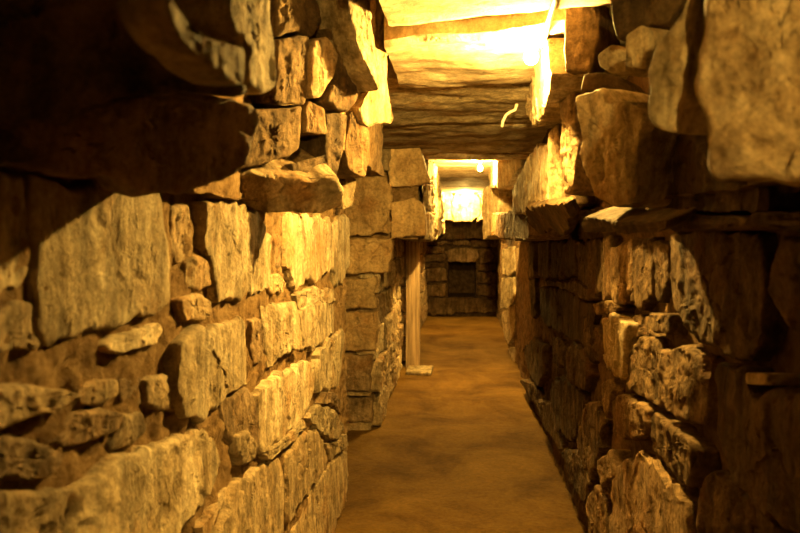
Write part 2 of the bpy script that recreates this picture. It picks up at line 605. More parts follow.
# near end behind the camera, and the fill above the ceiling slabs
bm = bmesh.new()
box(bm, (-1.3, YB - 0.3, -0.1), (1.3, YB, 2.5))
struct('wall_back', bm, M['mud_dark'])
bm = bmesh.new()
box(bm, (-2.6, YB - 0.3, 2.40), (1.3, 14.2, 2.6))
struct('ceiling', bm, M['mud'])

# ------------------------------------------------------------------ LEFT WALL, lower face
LW = PX(-0.62)
left = [
    # top course below the overhang
    ([(-60, 165), (26, 172), (34, 200), (40, 232), (40, 268), (30, 288), (20, 286), (8, 295), (-2, 310), (-60, 322)], 'tall pale stone at the left edge of the photo under the dark overhang', 'pale', 0.02),
    ([(41, 178), (148, 186), (160, 215), (167, 255), (168, 300), (158, 312), (128, 318), (110, 326), (92, 332), (58, 338), (40, 330), (42, 280)], 'largest pale block of the left wall, shaded at its top by the overhang', 'pale', 0.045),
    ([(-40, 322), (4, 314), (18, 299), (37, 306), (34, 330), (45, 342), (42, 349), (0, 351), (-40, 350)], 'rounded tan stone at left edge, below the tall pale stone', 'tan', 0.02),
    ([(103, 346), (118, 336), (142, 328), (163, 322), (166, 330), (160, 343), (140, 349), (118, 353), (104, 350)], 'small flat chinking stone wedged under the largest pale block', 'pale', 0.03),
    ([(171, 205), (188, 203), (192, 235), (190, 262), (178, 266), (171, 250)], 'narrow upright sliver of stone right of the largest pale block', 'tan', 0.0),
    ([(188, 262), (198, 256), (211, 263), (212, 285), (200, 292), (188, 286)], 'small squarish stone, upper one of two stacked beside the largest pale block', 'tan', 0.02),
    ([(181, 299), (203, 293), (213, 302), (214, 315), (204, 322), (185, 321)], 'small stone, lower one of two stacked beside the largest pale block', 'tan', 0.03),
    ([(201, 200), (232, 200), (258, 212), (274, 240), (276, 285), (258, 293), (217, 304), (212, 270), (203, 240)], 'tan block crossed by a diagonal shadow under the overhang', 'pale', 0.04),
    ([(270, 276), (281, 272), (287, 284), (284, 294), (270, 293)], 'little chinking stone between diagonal-shadow block and the brightest block', 'tan', 0.02),
    ([(286, 220), (305, 212), (330, 220), (333, 240), (331, 268), (320, 278), (297, 286), (287, 262)], 'brightest pale block near the free end of left wall, ridged face', 'pale', 0.045),
    ([(333, 225), (340, 214), (350, 218), (350, 262), (345, 282), (337, 285), (333, 268)], 'pale ragged end stone at top of the left wall corner', 'pale', 0.04),
    ([(276, 236), (285, 228), (286, 272), (276, 268)], 'thin dark stone on edge left of the brightest block', 'brown', 0.0),
    # second course
    ([(178, 342), (212, 326), (247, 319), (250, 350), (251, 381), (228, 403), (200, 417), (184, 416), (178, 392)], 'broad pale block with pitted face in middle of the left wall', 'pale', 0.05),
    ([(248, 320), (264, 318), (268, 345), (267, 363), (252, 366)], 'dark shadowed stone right of the broad pitted block', 'brown', 0.015),
    ([(265, 305), (295, 302), (298, 330), (299, 348), (283, 358), (270, 367), (268, 330)], 'tan upright block under the diagonal-shadow block', 'pale', 0.04),
    ([(299, 312), (324, 300), (336, 308), (336, 330), (322, 347), (313, 352), (302, 348)], 'pale block with dark left cheek near the wall corner, second course', 'pale', 0.045),
    ([(296, 296), (315, 286), (333, 290), (336, 303), (320, 301), (300, 311)], 'crumbly pale cap stone just below the brightest block', 'pale', 0.035),
    ([(316, 352), (328, 340), (338, 331), (347, 331), (346, 352), (341, 384), (330, 392), (318, 388)], 'pale corner stone halfway up the free end of left wall', 'pale', 0.04),
    ([(78, 388), (98, 379), (118, 380), (120, 395), (102, 406), (84, 404)], 'smooth tan rubble stone below the flat chinking stone', 'tan', 0.03),
    ([(121, 381), (140, 376), (143, 405), (128, 412), (122, 398)], 'brown lumpy stone between smooth rubble stone and pale pair', 'brown', 0.0),
    ([(142, 378), (162, 374), (178, 372), (180, 412), (160, 413), (145, 405)], 'tan stone left of the broad pitted block', 'tan', 0.02),
    ([(-40, 392), (20, 385), (60, 388), (76, 395), (50, 412), (10, 430), (-40, 440)], 'blurred tan stone at the left edge, third from the floor', 'tan', 0.03),
    ([(75, 412), (102, 408), (122, 414), (118, 430), (95, 442), (70, 450), (52, 442)], 'craggy brown stone with dark hollows, lower left', 'brown', 0.02),
    ([(125, 415), (142, 412), (146, 432), (132, 448), (112, 450), (120, 432)], 'knobbly tan stone beside the craggy brown stone', 'tan', 0.03),
    # third course and below
    ([(256, 391), (280, 376), (300, 364), (313, 358), (317, 375), (312, 405), (303, 422), (285, 436), (270, 450), (261, 452)], 'rugged pale block in third course, above a long thin strip stone', 'pale', 0.045),
    ([(224, 400), (248, 388), (257, 400), (258, 440), (254, 458), (243, 464), (232, 445)], 'brown block with vertical ridges left of the rugged pale block', 'brown', 0.03),
    ([(238, 434), (250, 430), (257, 444), (255, 462), (245, 466), (238, 452)], 'egg shaped small stone in front of the brown ridged block', 'tan', 0.06),
    ([(84, 478), (112, 466), (165, 440), (200, 431), (220, 436), (226, 460), (223, 476), (208, 500), (185, 525), (170, 550), (100, 570), (62, 560)], 'large pale block at bottom left with a streaked face', 'pale', 0.05),
    ([(-60, 505), (10, 492), (60, 486), (81, 486), (70, 520), (55, 560), (-60, 590)], 'blurred brown stone in the bottom left corner of the photo', 'tan', 0.02),
    ([(-60, 445), (10, 432), (50, 446), (68, 455), (50, 478), (0, 488), (-60, 500)], 'blurred brown stone above bottom left corner stone', 'brown', 0.01),
    ([(226, 505), (240, 482), (262, 466), (283, 459), (287, 480), (287, 520), (282, 560), (205, 560)], 'tan block at the bottom of the left wall, right of large streaked block', 'tan', 0.04),
    ([(196, 528), (215, 505), (236, 478), (238, 484), (222, 510), (203, 538)], 'thin chip of stone wedged along the right side of large streaked block', 'tan', 0.03),
    ([(288, 458), (300, 438), (311, 428), (325, 440), (328, 460), (312, 490), (297, 505), (289, 520)], 'rough triangular block low on the wall near its free end', 'tan', 0.045),
    ([(264, 456), (284, 440), (304, 420), (307, 426), (291, 445), (272, 461)], 'long thin strip stone lying in the sloping joint', 'pale', 0.055),
    ([(308, 420), (318, 405), (330, 408), (340, 418), (345, 430), (336, 441), (320, 431)], 'faceted pale stone at the wall corner, third course', 'pale', 0.05),
    ([(322, 392), (335, 392), (343, 398), (344, 414), (332, 404), (320, 402)], 'small broken stone at the wall corner between two pale corner stones', 'brown', 0.03),
    ([(296, 533), (312, 495), (330, 466), (346, 452), (347, 490), (338, 518), (326, 560), (292, 560)], 'foot stone at the base of the left wall corner', 'tan', 0.03),
    ([(328, 444), (338, 442), (346, 434), (347, 446), (332, 460)], 'small wedge stone above foot stone of the wall corner', 'tan', 0.04),
]
for poly, lab, mt, pr in left:
    stone(poly, lab, LW, mt, 0.2, pr * 0.4, amp=0.005 if lab.startswith(('tall pale', 'largest', 'broad')) else 0.0075, streak=0.0012)

# ------------------------------------------------------------------ LEFT WALL, overhanging upper face
UL = PX(-0.40)
face_cam = Plane((-0.27, 1.12, 1.75), (0.42, -0.88, -0.22))
SLF = Plane((-0.385, 2.5, 1.8), (0.80, -0.60, 0))
K = dict(name='corbel_stone')
KF = dict(name='corbel_stone', amp=0.008, edge=0.01)
upper_left = [
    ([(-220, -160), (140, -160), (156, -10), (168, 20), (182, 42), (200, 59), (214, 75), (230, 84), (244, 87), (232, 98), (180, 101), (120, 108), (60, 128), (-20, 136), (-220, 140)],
     'huge dark overhanging slab filling the top left of the photo', 'dark', face_cam, 0.22, 0, dict(name='corbel_stone', amp=0.02)),  # shade of this face put into its dark colour
    ([(160, -12), (178, 16), (200, 35), (228, 42), (245, 47), (245, 84), (232, 82), (213, 72), (198, 56), (181, 40), (166, 18)], 'lit tan end of rock along the right rim of the huge dark slab', 'pale', TP(225, 65, -0.30, (0.99, -0.13, 0.0)), 0.06, 0.0, KF),  # lit end of the same slab, light put into a pale colour
    ([(226, -40), (271, -40), (274, 10), (277, 50), (276, 88), (257, 93), (246, 85), (247, 66), (253, 56), (240, 40), (228, 20)], 'tall lit stone standing just right of huge dark slab', 'pale', TP(255, 45, -0.37, (0.985, -0.17, 0)), 0.2, 0.0, dict(name='corbel_stone', amp=0.005, edge=0.01)),
    ([(275, -40), (306, -40), (323, 20), (312, 36), (298, 32), (278, 38)], 'crumbly brown stone at the top edge above the square tan stone', 'shaded_brown', SLF, 0.2, 0.0, K),
    ([(278, 41), (298, 34), (311, 34), (312, 68), (307, 104), (272, 102), (277, 80)], 'square tan stone in the left overhang with a fractured face', 'shaded_tan', SLF, 0.2, 0.012, KF),
    ([(313, 38), (328, 36), (339, 53), (335, 75), (322, 97), (311, 96)], 'rounded pale stone right of the square tan stone', 'tan', SLF, 0.2, 0.02, KF),
    ([(327, 27), (344, 32), (351, 55), (358, 80), (359, 98), (350, 112), (338, 109), (325, 99), (337, 76), (341, 53)], 'curved brown stone between rounded pale stone and dark stand-in stone', 'shaded_brown', SLF, 0.2, 0.005, KF),
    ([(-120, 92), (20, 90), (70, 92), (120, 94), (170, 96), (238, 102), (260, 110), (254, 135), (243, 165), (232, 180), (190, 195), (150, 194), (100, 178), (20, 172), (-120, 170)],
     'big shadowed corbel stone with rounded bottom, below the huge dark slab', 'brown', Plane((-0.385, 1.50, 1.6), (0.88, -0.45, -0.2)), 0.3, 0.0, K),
    ([(250, 110), (276, 109), (303, 105), (302, 146), (290, 157), (268, 161), (246, 168), (232, 170), (240, 140)],
     'lit rough stone left of the square dark hole, above the flat ledge stone', 'shaded_tan', SLF, 0.25, 0.01, KF),
    ([(226, 182), (250, 172), (290, 180), (320, 180), (338, 178), (346, 190), (342, 204), (326, 212), (300, 215), (266, 214), (240, 204)], 'flat ledge stone with a dark underside below the lit rough stone', 'tan', TP(290, 190, -0.50, (0.5, -0.72, -0.48)), 0.25, 0.0, K),
    ([(309, 100), (327, 109), (329, 134), (304, 134), (305, 108)], 'small stone above the square dark hole', 'shaded_tan', SLF, 0.2, 0.01, KF),
    ([(326, 114), (349, 113), (344, 150), (332, 186), (290, 186), (290, 165), (325, 161)], 'weathered brown stone right of and below the square dark hole', 'shaded_brown', SLF, 0.2, 0.0, KF),
    ([(351, 111), (365, 110), (371, 140), (371, 160), (365, 177), (350, 172), (346, 150)], 'thin lit stone under the jutting pale stone', 'shaded_brown', TP(358, 140, -0.375, (0.75, -0.66, 0)), 0.2, 0.0, KF),
    ([(342, 180), (352, 172), (357, 180), (352, 206), (343, 208)], 'jagged stone at the lower right tip of the left overhang', 'tan', TP(350, 185, -0.54, (0.7, -0.7, 0)), 0.12, 0.01, K),
    ([(312, -40), (340, -40), (352, 14), (366, 54), (371, 88), (361, 94), (347, 33), (328, 20)], 'dark stone standing in for shade, facing the camera at the top of left overhang', 'dark', TP(350, 40, -0.362, (0.45, -0.89, -0.1)), 0.10, 0.0, KF),  # dark stone put in where there is only shade
    ([(342, -35), (370, -35), (372, 38), (376, 92), (366, 74), (353, 22)], 'striated pale stone beside the dark stand-in stone, top left of the bright ceiling', 'pale', TP(364, 30, -0.305, (0.93, -0.37, 0)), 0.12, 0.01, KF),
    ([(371, -25), (386, -12), (389, 14), (387, 41), (390, 86), (397, 115), (394, 123), (366, 123), (361, 108), (376, 94), (373, 38)], 'pale jutting stone at the end of left overhang, outlined against the bright ceiling', 'tan', TP(384, 80, -0.292, (0.93, -0.37, 0)), 0.12, 0.0, KF),
]
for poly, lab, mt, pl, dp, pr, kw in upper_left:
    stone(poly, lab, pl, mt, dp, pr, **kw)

# ------------------------------------------------------------------ PIER beyond the side passage: front face
PF = PY(5.9)
pier = [
    ([(362, 126), (389, 124), (391, 172), (362, 172)], 'warm lit stone of the pier under the jutting pale stone', 'tan', 0.0),
    ([(340, 182), (364, 176), (386, 178), (392, 196), (391, 234), (340, 236)], 'big smooth stone at the top of the pier front', 'smooth', 0.03),
    ([(338, 239), (391, 238), (391, 262), (389, 273), (338, 274)], 'wide smooth pier stone, directly below the top one', 'smooth', 0.03),
    ([(338, 279), (376, 278), (376, 309), (338, 309)], 'brown pier stone below a line of small chips', 'smooth', 0.03),
    ([(338, 312), (376, 312), (376, 350), (338, 350)], 'brown pier stone at middle height with flaking face', 'smooth', 0.03),
    ([(338, 355), (373, 355), (369, 391), (338, 391)], 'darker brown pier stone below middle height', 'brown', 0.03),
    ([(338, 393), (370, 393), (370, 396), (338, 396)], 'thin levelling course slab in the pier front', 'tan', 0.04),
    ([(338, 398), (373, 398), (372, 422), (338, 422)], 'lowest large brown stone of the pier front', 'brown', 0.03),
    ([(338, 424), (371, 424), (371, 431), (338, 431)], 'thin pale footing slab at the base of the pier', 'tan', 0.045),
    ([(360, 274.5), (374, 274.5), (374, 278), (360, 278)], 'small chip stone between the second and third pier stones', 'pale', 0.03),
]
for poly, lab, mt, pr in pier:
    stone(poly, lab, PF, mt, 0.3, pr, name='pier_stone', jag=1.2, amp=0.022, edge=0.025)
PF2 = PY(5.95)
stone([(389, 146), (420, 146), (424, 160), (430, 185), (388, 186)], 'upper corbel block on the pier, square face below the ceiling', PF2, 'smooth', 0.3, 0.03, name='corbel_stone', jag=1.0, amp=0.02, edge=0.02)
stone([(390, 203), (413, 197), (423, 205), (426, 235), (391, 238)], 'lower corbel block on the pier beneath a dark gap', PF2, 'smooth', 0.3, 0.03, name='corbel_stone', jag=1.0, amp=0.02, edge=0.02)
stone([(389, 134), (424, 136), (424, 144), (389, 144)], 'thin flat stone between the ceiling and upper corbel block', PF2, 'slab', 0.3, 0.04, name='corbel_stone', amp=0.008)

# corridor side of the pier: courses of small stones
rows = ['bottom', 'second', 'third', 'fourth', 'fifth', 'top']
cols = [(5.93, 6.5, 'nearest the camera'), (6.53, 7.2, 'second from the camera'), (7.23, 7.9, 'third from the camera'), (7.93, 8.45, 'beside the wooden post')]
PS = Plane((-0.645, 5.9, 0), (1, 0, 0))
zz = [0.0, 0.24, 0.50, 0.76, 1.0, 1.22, 1.43]
rr = random.Random(3)
for r in range(6):
    sh = rr.uniform(-0.12, 0.12)
    for c, (ya, yb, where) in enumerate(cols):
        a = ya + (sh if c else 0)
        b = yb + (sh if c < 3 else 0)
        z0, z1 = zz[r] + 0.015, zz[r + 1] - 0.015
        q = [PS.uv(Vector((-0.645, y_, z_ + rr.uniform(-.02, .02)))) for y_, z_ in ((a, z0), (b, z0), (b, z1), ((a + b) / 2, z1 + .01), (a, z1))]
        stone_uv(q, 'side stone of the pier, %s course, %s' % (rows[r], where), PS, rr.choice(['tan', 'brown', 'pale', 'tan']), 0.15, rr.uniform(0, .05), name='pier_stone', amp=0.02, dens=0.7)

# overhang above the pier seen edge-on (bright strip) and far left wall
UP = Plane((-0.27, 6, 2), (1, 0.004, 0))
names_ = ['nearest', 'second', 'third', 'fourth', 'farthest']
for r, (z0, z1, rn) in enumerate([(1.42, 1.62, 'lowest'), (1.64, 1.86, 'middle'), (1.88, 2.12, 'upper')]):
    y = 6.3 + 0.2 * r
    for k in range(5):
        ln = rr.uniform(1.1, 1.5)
        if k == 4:
            ln = 13.5 - y
        xx = -0.275 - 0.006 * (y - 6)
        pl = PX(xx)
        q = [pl.uv(Vector((xx, y_, z_))) for y_, z_ in ((y, z0), (y + ln - .03, z0 + rr.uniform(-.02, .02)), (y + ln - .03, z1), (y, z1 + rr.uniform(-.02, .02)))]
        stone_uv(q, 'stone of the bright far left overhang, %s course, %s from the camera' % (rn, names_[k]), pl, 'pale', 0.25, rr.uniform(0, .05), name='corbel_stone', amp=0.025, dens=0.6)
        y += ln
FL = PX(-0.605)
for r in range(5):
    y = 8.8 + rr.uniform(0, .3)
    z0, z1 = 0.02 + r * 0.28, 0.27 + r * 0.28
    for k in range(4):
        ln = 1.2
        q = [FL.uv(Vector((-0.605, y_, z_))) for y_, z_ in ((y, z0), (y + ln - .04, z0), (y + ln - .04, z1), (y, z1))]
        stone_uv(q, 'left wall stone beyond the wooden post, course %s up, %s from the post' % (['one', 'two', 'three', 'four', 'five'][r], names_[k]), FL, rr.choice(['tan', 'brown']), 0.12, rr.uniform(0, .04), amp=0.02, dens=0.5)
        y += ln

# ------------------------------------------------------------------ RIGHT WALL, lower face
RW = PX(0.59)
right = [
    ([(526, 246), (536, 242), (535, 275), (527, 280)], 'thin upright stone at top of right wall next to the dark joint', 'brown', 0.03),
    ([(537, 242), (549, 242), (550, 278), (538, 277)], 'upright brown stone second from the dark joint, top course of right wall', 'brown', 0.02),
    ([(551, 242), (575, 240), (575, 274), (565, 277), (551, 277)], 'square brown stone in the top course of right wall', 'brown', 0.02),
    ([(577, 242), (602, 238), (602, 290), (588, 292), (578, 278)], 'smooth reddish stone in the top course of right wall', 'smooth', 0.02),
    ([(603, 236), (609, 236), (608, 296), (603, 302)], 'very thin stone standing on edge in the top course of right wall', 'tan', 0.035),
    ([(610, 246), (632, 238), (630, 290), (621, 306), (613, 304), (610, 280)], 'laminated stone with a lit left edge, top course of right wall', 'tan', 0.03),
    ([(633, 243), (648, 238), (652, 262), (650, 300), (640, 311), (631, 302)], 'wavy laminated stone right of the lit-edge laminated stone', 'brown', 0.02),
    ([(653, 240), (668, 246), (668, 284), (656, 302), (652, 290)], 'narrow veined stone left of the broad dark block', 'brown', 0.02),
    ([(649, 313), (668, 315), (669, 335), (652, 331)], 'small cube shaped stone under the narrow veined stone', 'brown', 0.04),
    ([(673, 238), (700, 230), (750, 230), (757, 260), (756, 300), (752, 345), (742, 364), (716, 352), (698, 338), (685, 328), (676, 315), (673, 280)], 'broad dark block with a rippled face, right side of the photo', 'brown', 0.035),
    ([(759, 250), (769, 244), (774, 290), (768, 340), (758, 350), (757, 300)], 'narrow dark stone right of the broad rippled block', 'dark', -0.02),
    ([(772, 290), (776, 260), (786, 238), (804, 233), (840, 235), (845, 360), (800, 342), (788, 322)], 'rounded brown stone cut by the right edge of the photo', 'brown', 0.05),
    ([(744, 372), (768, 374), (767, 386), (745, 384)], 'tiny flat pale stone jutting below the broad rippled block', 'pale', 0.05),
    ([(539, 288), (560, 289), (578, 298), (592, 310), (588, 328), (583, 342), (572, 340), (552, 328), (541, 318)], 'broad dark stone in second course near the dark joint', 'dark', 0.03),
    ([(540, 281), (580, 282), (592, 294), (592, 303), (575, 294), (556, 286)], 'thin sloping ledge stone over the broad dark second course stone', 'brown', 0.04),
    ([(528, 276), (536, 278), (537, 318), (530, 316)], 'dark narrow stone beside the dark joint, second course', 'dark', -0.01),
    ([(593, 304), (606, 300), (618, 306), (613, 314), (596, 314)], 'small wedge stone above the brightest right wall stone', 'tan', 0.04),
    ([(600, 318), (620, 317), (627, 325), (626, 350), (622, 378), (612, 376), (603, 365), (600, 345)], 'brightest stone of the right wall, broken face coloured as lit', 'pale', 0.06),  # kept pale to stand in for direct lamp light
    ([(585, 316), (597, 330), (600, 360), (590, 362), (584, 344)], 'dark brown stone left of the brightest right wall stone', 'brown', 0.02),
    ([(629, 316), (648, 315), (652, 332), (664, 336), (642, 336), (630, 345)], 'small dark stone right of the brightest right wall stone', 'dark', 0.0),
    ([(627, 380), (631, 348), (640, 338), (657, 338), (660, 360), (660, 405), (645, 400), (628, 392)], 'smooth square brown block in third course of right wall', 'smooth', 0.03),
    ([(662, 372), (663, 350), (688, 346), (706, 362), (703, 395), (700, 428), (684, 425), (672, 416), (662, 400)], 'ribbed tan block right of the smooth square block', 'tan', 0.03),
    ([(712, 364), (740, 372), (742, 386), (768, 390), (800, 400), (860, 420), (860, 580), (800, 540), (768, 518), (740, 492), (722, 472), (712, 440)], 'giant dark boulder in the lower right corner', 'dark', 0.05),
    ([(562, 356), (572, 343), (584, 350), (588, 375), (585, 388), (574, 386), (561, 375)], 'domed brown stone in third course below the broad dark stone', 'brown', 0.03),
    ([(550, 338), (560, 338), (561, 368), (552, 362)], 'upright stone left of the domed brown stone', 'tan', 0.02),
    ([(521, 350), (533, 338), (544, 346), (546, 376), (538, 386), (528, 374)], 'rounded dark stone low on the right wall near dark joint', 'brown', 0.02),
    ([(552, 382), (565, 378), (582, 394), (580, 425), (568, 441), (557, 430), (552, 402)], 'smooth arched stone low on the right wall', 'smooth', 0.03),
    ([(586, 400), (598, 404), (602, 425), (600, 450), (590, 478), (578, 462), (576, 440)], 'tall reddish stone right of the smooth arched stone', 'smooth', 0.03),
    ([(613, 400), (620, 394), (644, 405), (645, 420), (640, 440), (626, 440), (612, 432)], 'pale shouldered stone below the smooth square block', 'tan', 0.05),
    ([(600, 384), (609, 378), (612, 392), (606, 420), (602, 404)], 'splintered shard stone under the brightest right wall stone', 'tan', 0.03),
    ([(650, 412), (672, 424), (698, 448), (695, 470), (688, 488), (678, 486), (664, 468), (648, 448)], 'brown stone with a diagonal split, right of the pale shouldered stone', 'brown', 0.03),
    ([(612, 480), (620, 462), (640, 456), (662, 480), (688, 504), (692, 560), (606, 560)], 'large lit stone at bottom right beside the floor', 'tan', 0.04),
    ([(702, 492), (714, 472), (732, 484), (768, 522), (800, 560), (698, 560)], 'brown stone at the bottom edge below the giant boulder', 'brown', 0.02),
    ([(596, 462), (610, 448), (613, 474), (601, 486)], 'small lit stone low on the right wall, above the foot stones', 'tan', 0.05),
    ([(588, 496), (598, 486), (605, 502), (604, 560), (590, 545)], 'narrow foot stone left of the large lit bottom stone', 'tan', 0.03),
    ([(560, 450), (577, 452), (589, 480), (584, 504), (570, 482)], 'brown foot stone under the tall reddish stone', 'brown', 0.03),
    ([(538, 400), (550, 404), (556, 436), (558, 450), (546, 430)], 'foot stone under the smooth arched stone', 'tan', 0.03),
    ([(523, 380), (533, 384), (540, 396), (542, 416), (530, 398)], 'foot stone under the rounded dark stone', 'brown', 0.03),
]
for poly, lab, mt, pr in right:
    stone(poly, lab, RW, {'brown': 'shaded_brown', 'smooth': 'shaded_brown', 'tan': 'shaded_tan', 'pale': 'pale', 'dark': 'dark'}[mt], 0.2, pr * 0.65)  # swaps in the darkened copies for this wall's shade

# far column of lit stones at the corner beyond the dark joint
FC = Plane((0.55, 9.3, 1), (-0.97, -0.25, 0))
far_right = [
    ([(502, 249), (513, 247), (514, 272), (508, 276), (502, 274)], 'topmost pale stone in the far lit column of right wall', 'pale'),
    ([(501, 279), (512, 277), (514, 300), (508, 310), (501, 308)], 'second pale stone down in the far lit column of right wall', 'pale'),
    ([(501, 312), (514, 304), (515, 330), (508, 345), (503, 336)], 'third stone down in the far lit column of right wall', 'tan'),
    ([(515, 248), (523, 247), (524, 275), (516, 276)], 'brown stone beside the topmost pale far column stone', 'brown'),
    ([(516, 278), (524, 277), (525, 306), (517, 306)], 'brown stone beside the second pale far column stone', 'brown'),
    ([(516, 309), (525, 308), (527, 336), (519, 345), (516, 332)], 'brown stone beside the third far column stone', 'brown'),
    ([(508, 348), (518, 347), (524, 372), (518, 378)], 'foot stone of the far lit column', 'tan'),
]
for poly, lab, mt in far_right:
    stone(poly, lab, FC, mt, 0.15, 0.02, dens=1.2)

# ------------------------------------------------------------------ RIGHT WALL, overhanging upper face
UR = PX(0.37)
upper_right = [
    ([(705, -60), (694, 10), (690, 60), (692, 110), (699, 135), (706, 165), (716, 178), (745, 182), (800, 190), (900, 200), (900, -60)], 'huge near boulder hanging in the top right corner', 'moss', TP(720, 120, 0.36, (-0.66, -0.75, -0.05)), 0.35, 0.0, dict(amp=0.022, bulge=0.02, edge=0.03)),
    ([(700, -40), (684, 10), (666, 32), (652, 48), (646, 70), (648, 92), (644, 112), (650, 128), (668, 132), (672, 110), (688, 96), (688, 50)], 'pale bracket shaped stone left of the huge near boulder', 'pale', TP(665, 80, 0.325, (-0.75, -0.66, 0)), 0.22, 0.02, dict()),
    ([(625, 34), (640, 24), (652, 30), (650, 50), (646, 68), (626, 66)], 'small square tan stone near the top right of the ceiling gap', 'pale', TP(638, 45, 0.37, (-0.72, -0.69, -0.05)), 0.2, 0.03, dict()),
    ([(598, 56), (612, 45), (624, 54), (625, 70), (612, 74), (600, 67)], 'small rounded stone left of the small square tan stone', 'pale', TP(612, 60, 0.37, (-0.72, -0.69, -0.05)), 0.2, 0.03, dict()),
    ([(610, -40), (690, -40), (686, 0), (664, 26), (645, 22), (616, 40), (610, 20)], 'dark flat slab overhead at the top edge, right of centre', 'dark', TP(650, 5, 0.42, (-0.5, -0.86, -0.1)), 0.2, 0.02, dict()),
    ([(575, 96), (604, 90), (615, 98), (632, 100), (645, 120), (634, 160), (628, 200), (612, 206), (590, 200), (578, 160)], 'broad pale faced stone in middle of the right overhang', 'pale', TP(606, 150, 0.37, (-0.86, -0.51, 0.03)), 0.22, 0.03, dict(amp=0.018)),
    ([(563, 5), (598, 0), (600, 40), (590, 74), (566, 72), (562, 40)], 'upright shadowed stone in the right overhang beside the conduit', 'shaded_brown', TP(580, 40, 0.37, (-0.5, -0.86, -0.05)), 0.2, 0.02, dict()),
    ([(560, 78), (578, 78), (574, 110), (576, 150), (570, 190), (562, 196), (560, 140)], 'tall brown stone left of the broad pale faced stone', 'brown', TP(568, 140, 0.37, (-0.86, -0.51, 0.0)), 0.2, 0.03, dict()),
    ([(546, 132), (556, 122), (561, 150), (563, 185), (565, 205), (550, 204), (547, 170)], 'narrow brown upright stone beside the lit jutting stone', 'brown', TP(556, 165, 0.37, (-0.72, -0.69, -0.05)), 0.2, 0.03, dict()),
    ([(640, 136), (690, 136), (720, 180), (760, 192), (760, 214), (640, 212), (632, 190)], 'dark recessed stone under the bracket shaped stone', 'shaded_brown', PX(0.52), 0.2, 0.0, dict()),
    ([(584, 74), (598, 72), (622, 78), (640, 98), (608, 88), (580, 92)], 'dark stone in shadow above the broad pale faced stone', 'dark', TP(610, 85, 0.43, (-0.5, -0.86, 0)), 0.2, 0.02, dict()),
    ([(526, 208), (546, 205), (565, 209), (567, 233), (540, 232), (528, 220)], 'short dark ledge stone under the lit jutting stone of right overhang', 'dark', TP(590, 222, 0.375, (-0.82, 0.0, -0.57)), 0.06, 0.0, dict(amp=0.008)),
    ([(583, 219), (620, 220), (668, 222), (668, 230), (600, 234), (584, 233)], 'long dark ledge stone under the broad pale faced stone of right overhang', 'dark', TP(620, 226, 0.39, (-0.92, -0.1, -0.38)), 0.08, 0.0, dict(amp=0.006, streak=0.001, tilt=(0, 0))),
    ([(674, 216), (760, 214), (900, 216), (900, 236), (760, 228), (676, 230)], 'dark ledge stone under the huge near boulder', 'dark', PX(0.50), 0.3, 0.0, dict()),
    ([(513, 190), (524, 165), (532, 148), (545, 143), (546, 170), (548, 204), (525, 214), (513, 211)], 'lit jutting stone with a small dark hole in the right overhang', 'pale', PX(0.35), 0.25, 0.0, dict()),
    ([(523, 112), (527, 92), (541, 50), (551, 42), (555, 72), (550, 100), (541, 118), (530, 124)], 'glaring bright stone of the right overhang beside the near lamp', 'pale', PX(0.30), 0.3, 0.0, dict()),
    ([(541, 38), (549, 5), (560, -10), (561, 40), (556, 46)], 'bright stone between the conduit and the top edge', 'pale', PX(0.37), 0.2, 0.0, dict()),
    ([(495, 214), (512, 213), (526, 222), (526, 238), (500, 238), (494, 230)], 'brown stone at the lower tip of the right overhang', 'brown', PX(0.34), 0.3, 0.0, dict()),
]
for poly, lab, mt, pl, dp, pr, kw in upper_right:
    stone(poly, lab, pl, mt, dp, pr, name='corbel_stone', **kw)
SD[0] -= 1
SL = PX(0.32)
stone([(498, 138), (521, 118), (522, 142), (520, 165), (506, 186), (497, 190)], 'smooth pale upright slab leaning in the right overhang beneath the white cable', TP(510, 165, 0.40, (-0.9, -0.43, 0)), 'pale', 0.2, 0.0, name='corbel_stone', amp=0.006, jag=0.4)
stone([(482, 190), (490, 186), (499, 192), (498, 212), (494, 234), (482, 239), (481, 215)], 'bright farthest stone of the right overhang above the end wall', Plane((0.28, 9.5, 1.6), (-0.9, -0.44, 0)), 'pale', 0.35, 0.0, name='corbel_stone')
stone([(489, 172), (497, 150), (498, 186), (490, 186)], 'bright stone above the farthest right overhang stone', PX(0.32), 'pale', 0.3, 0.0, name='corbel_stone')

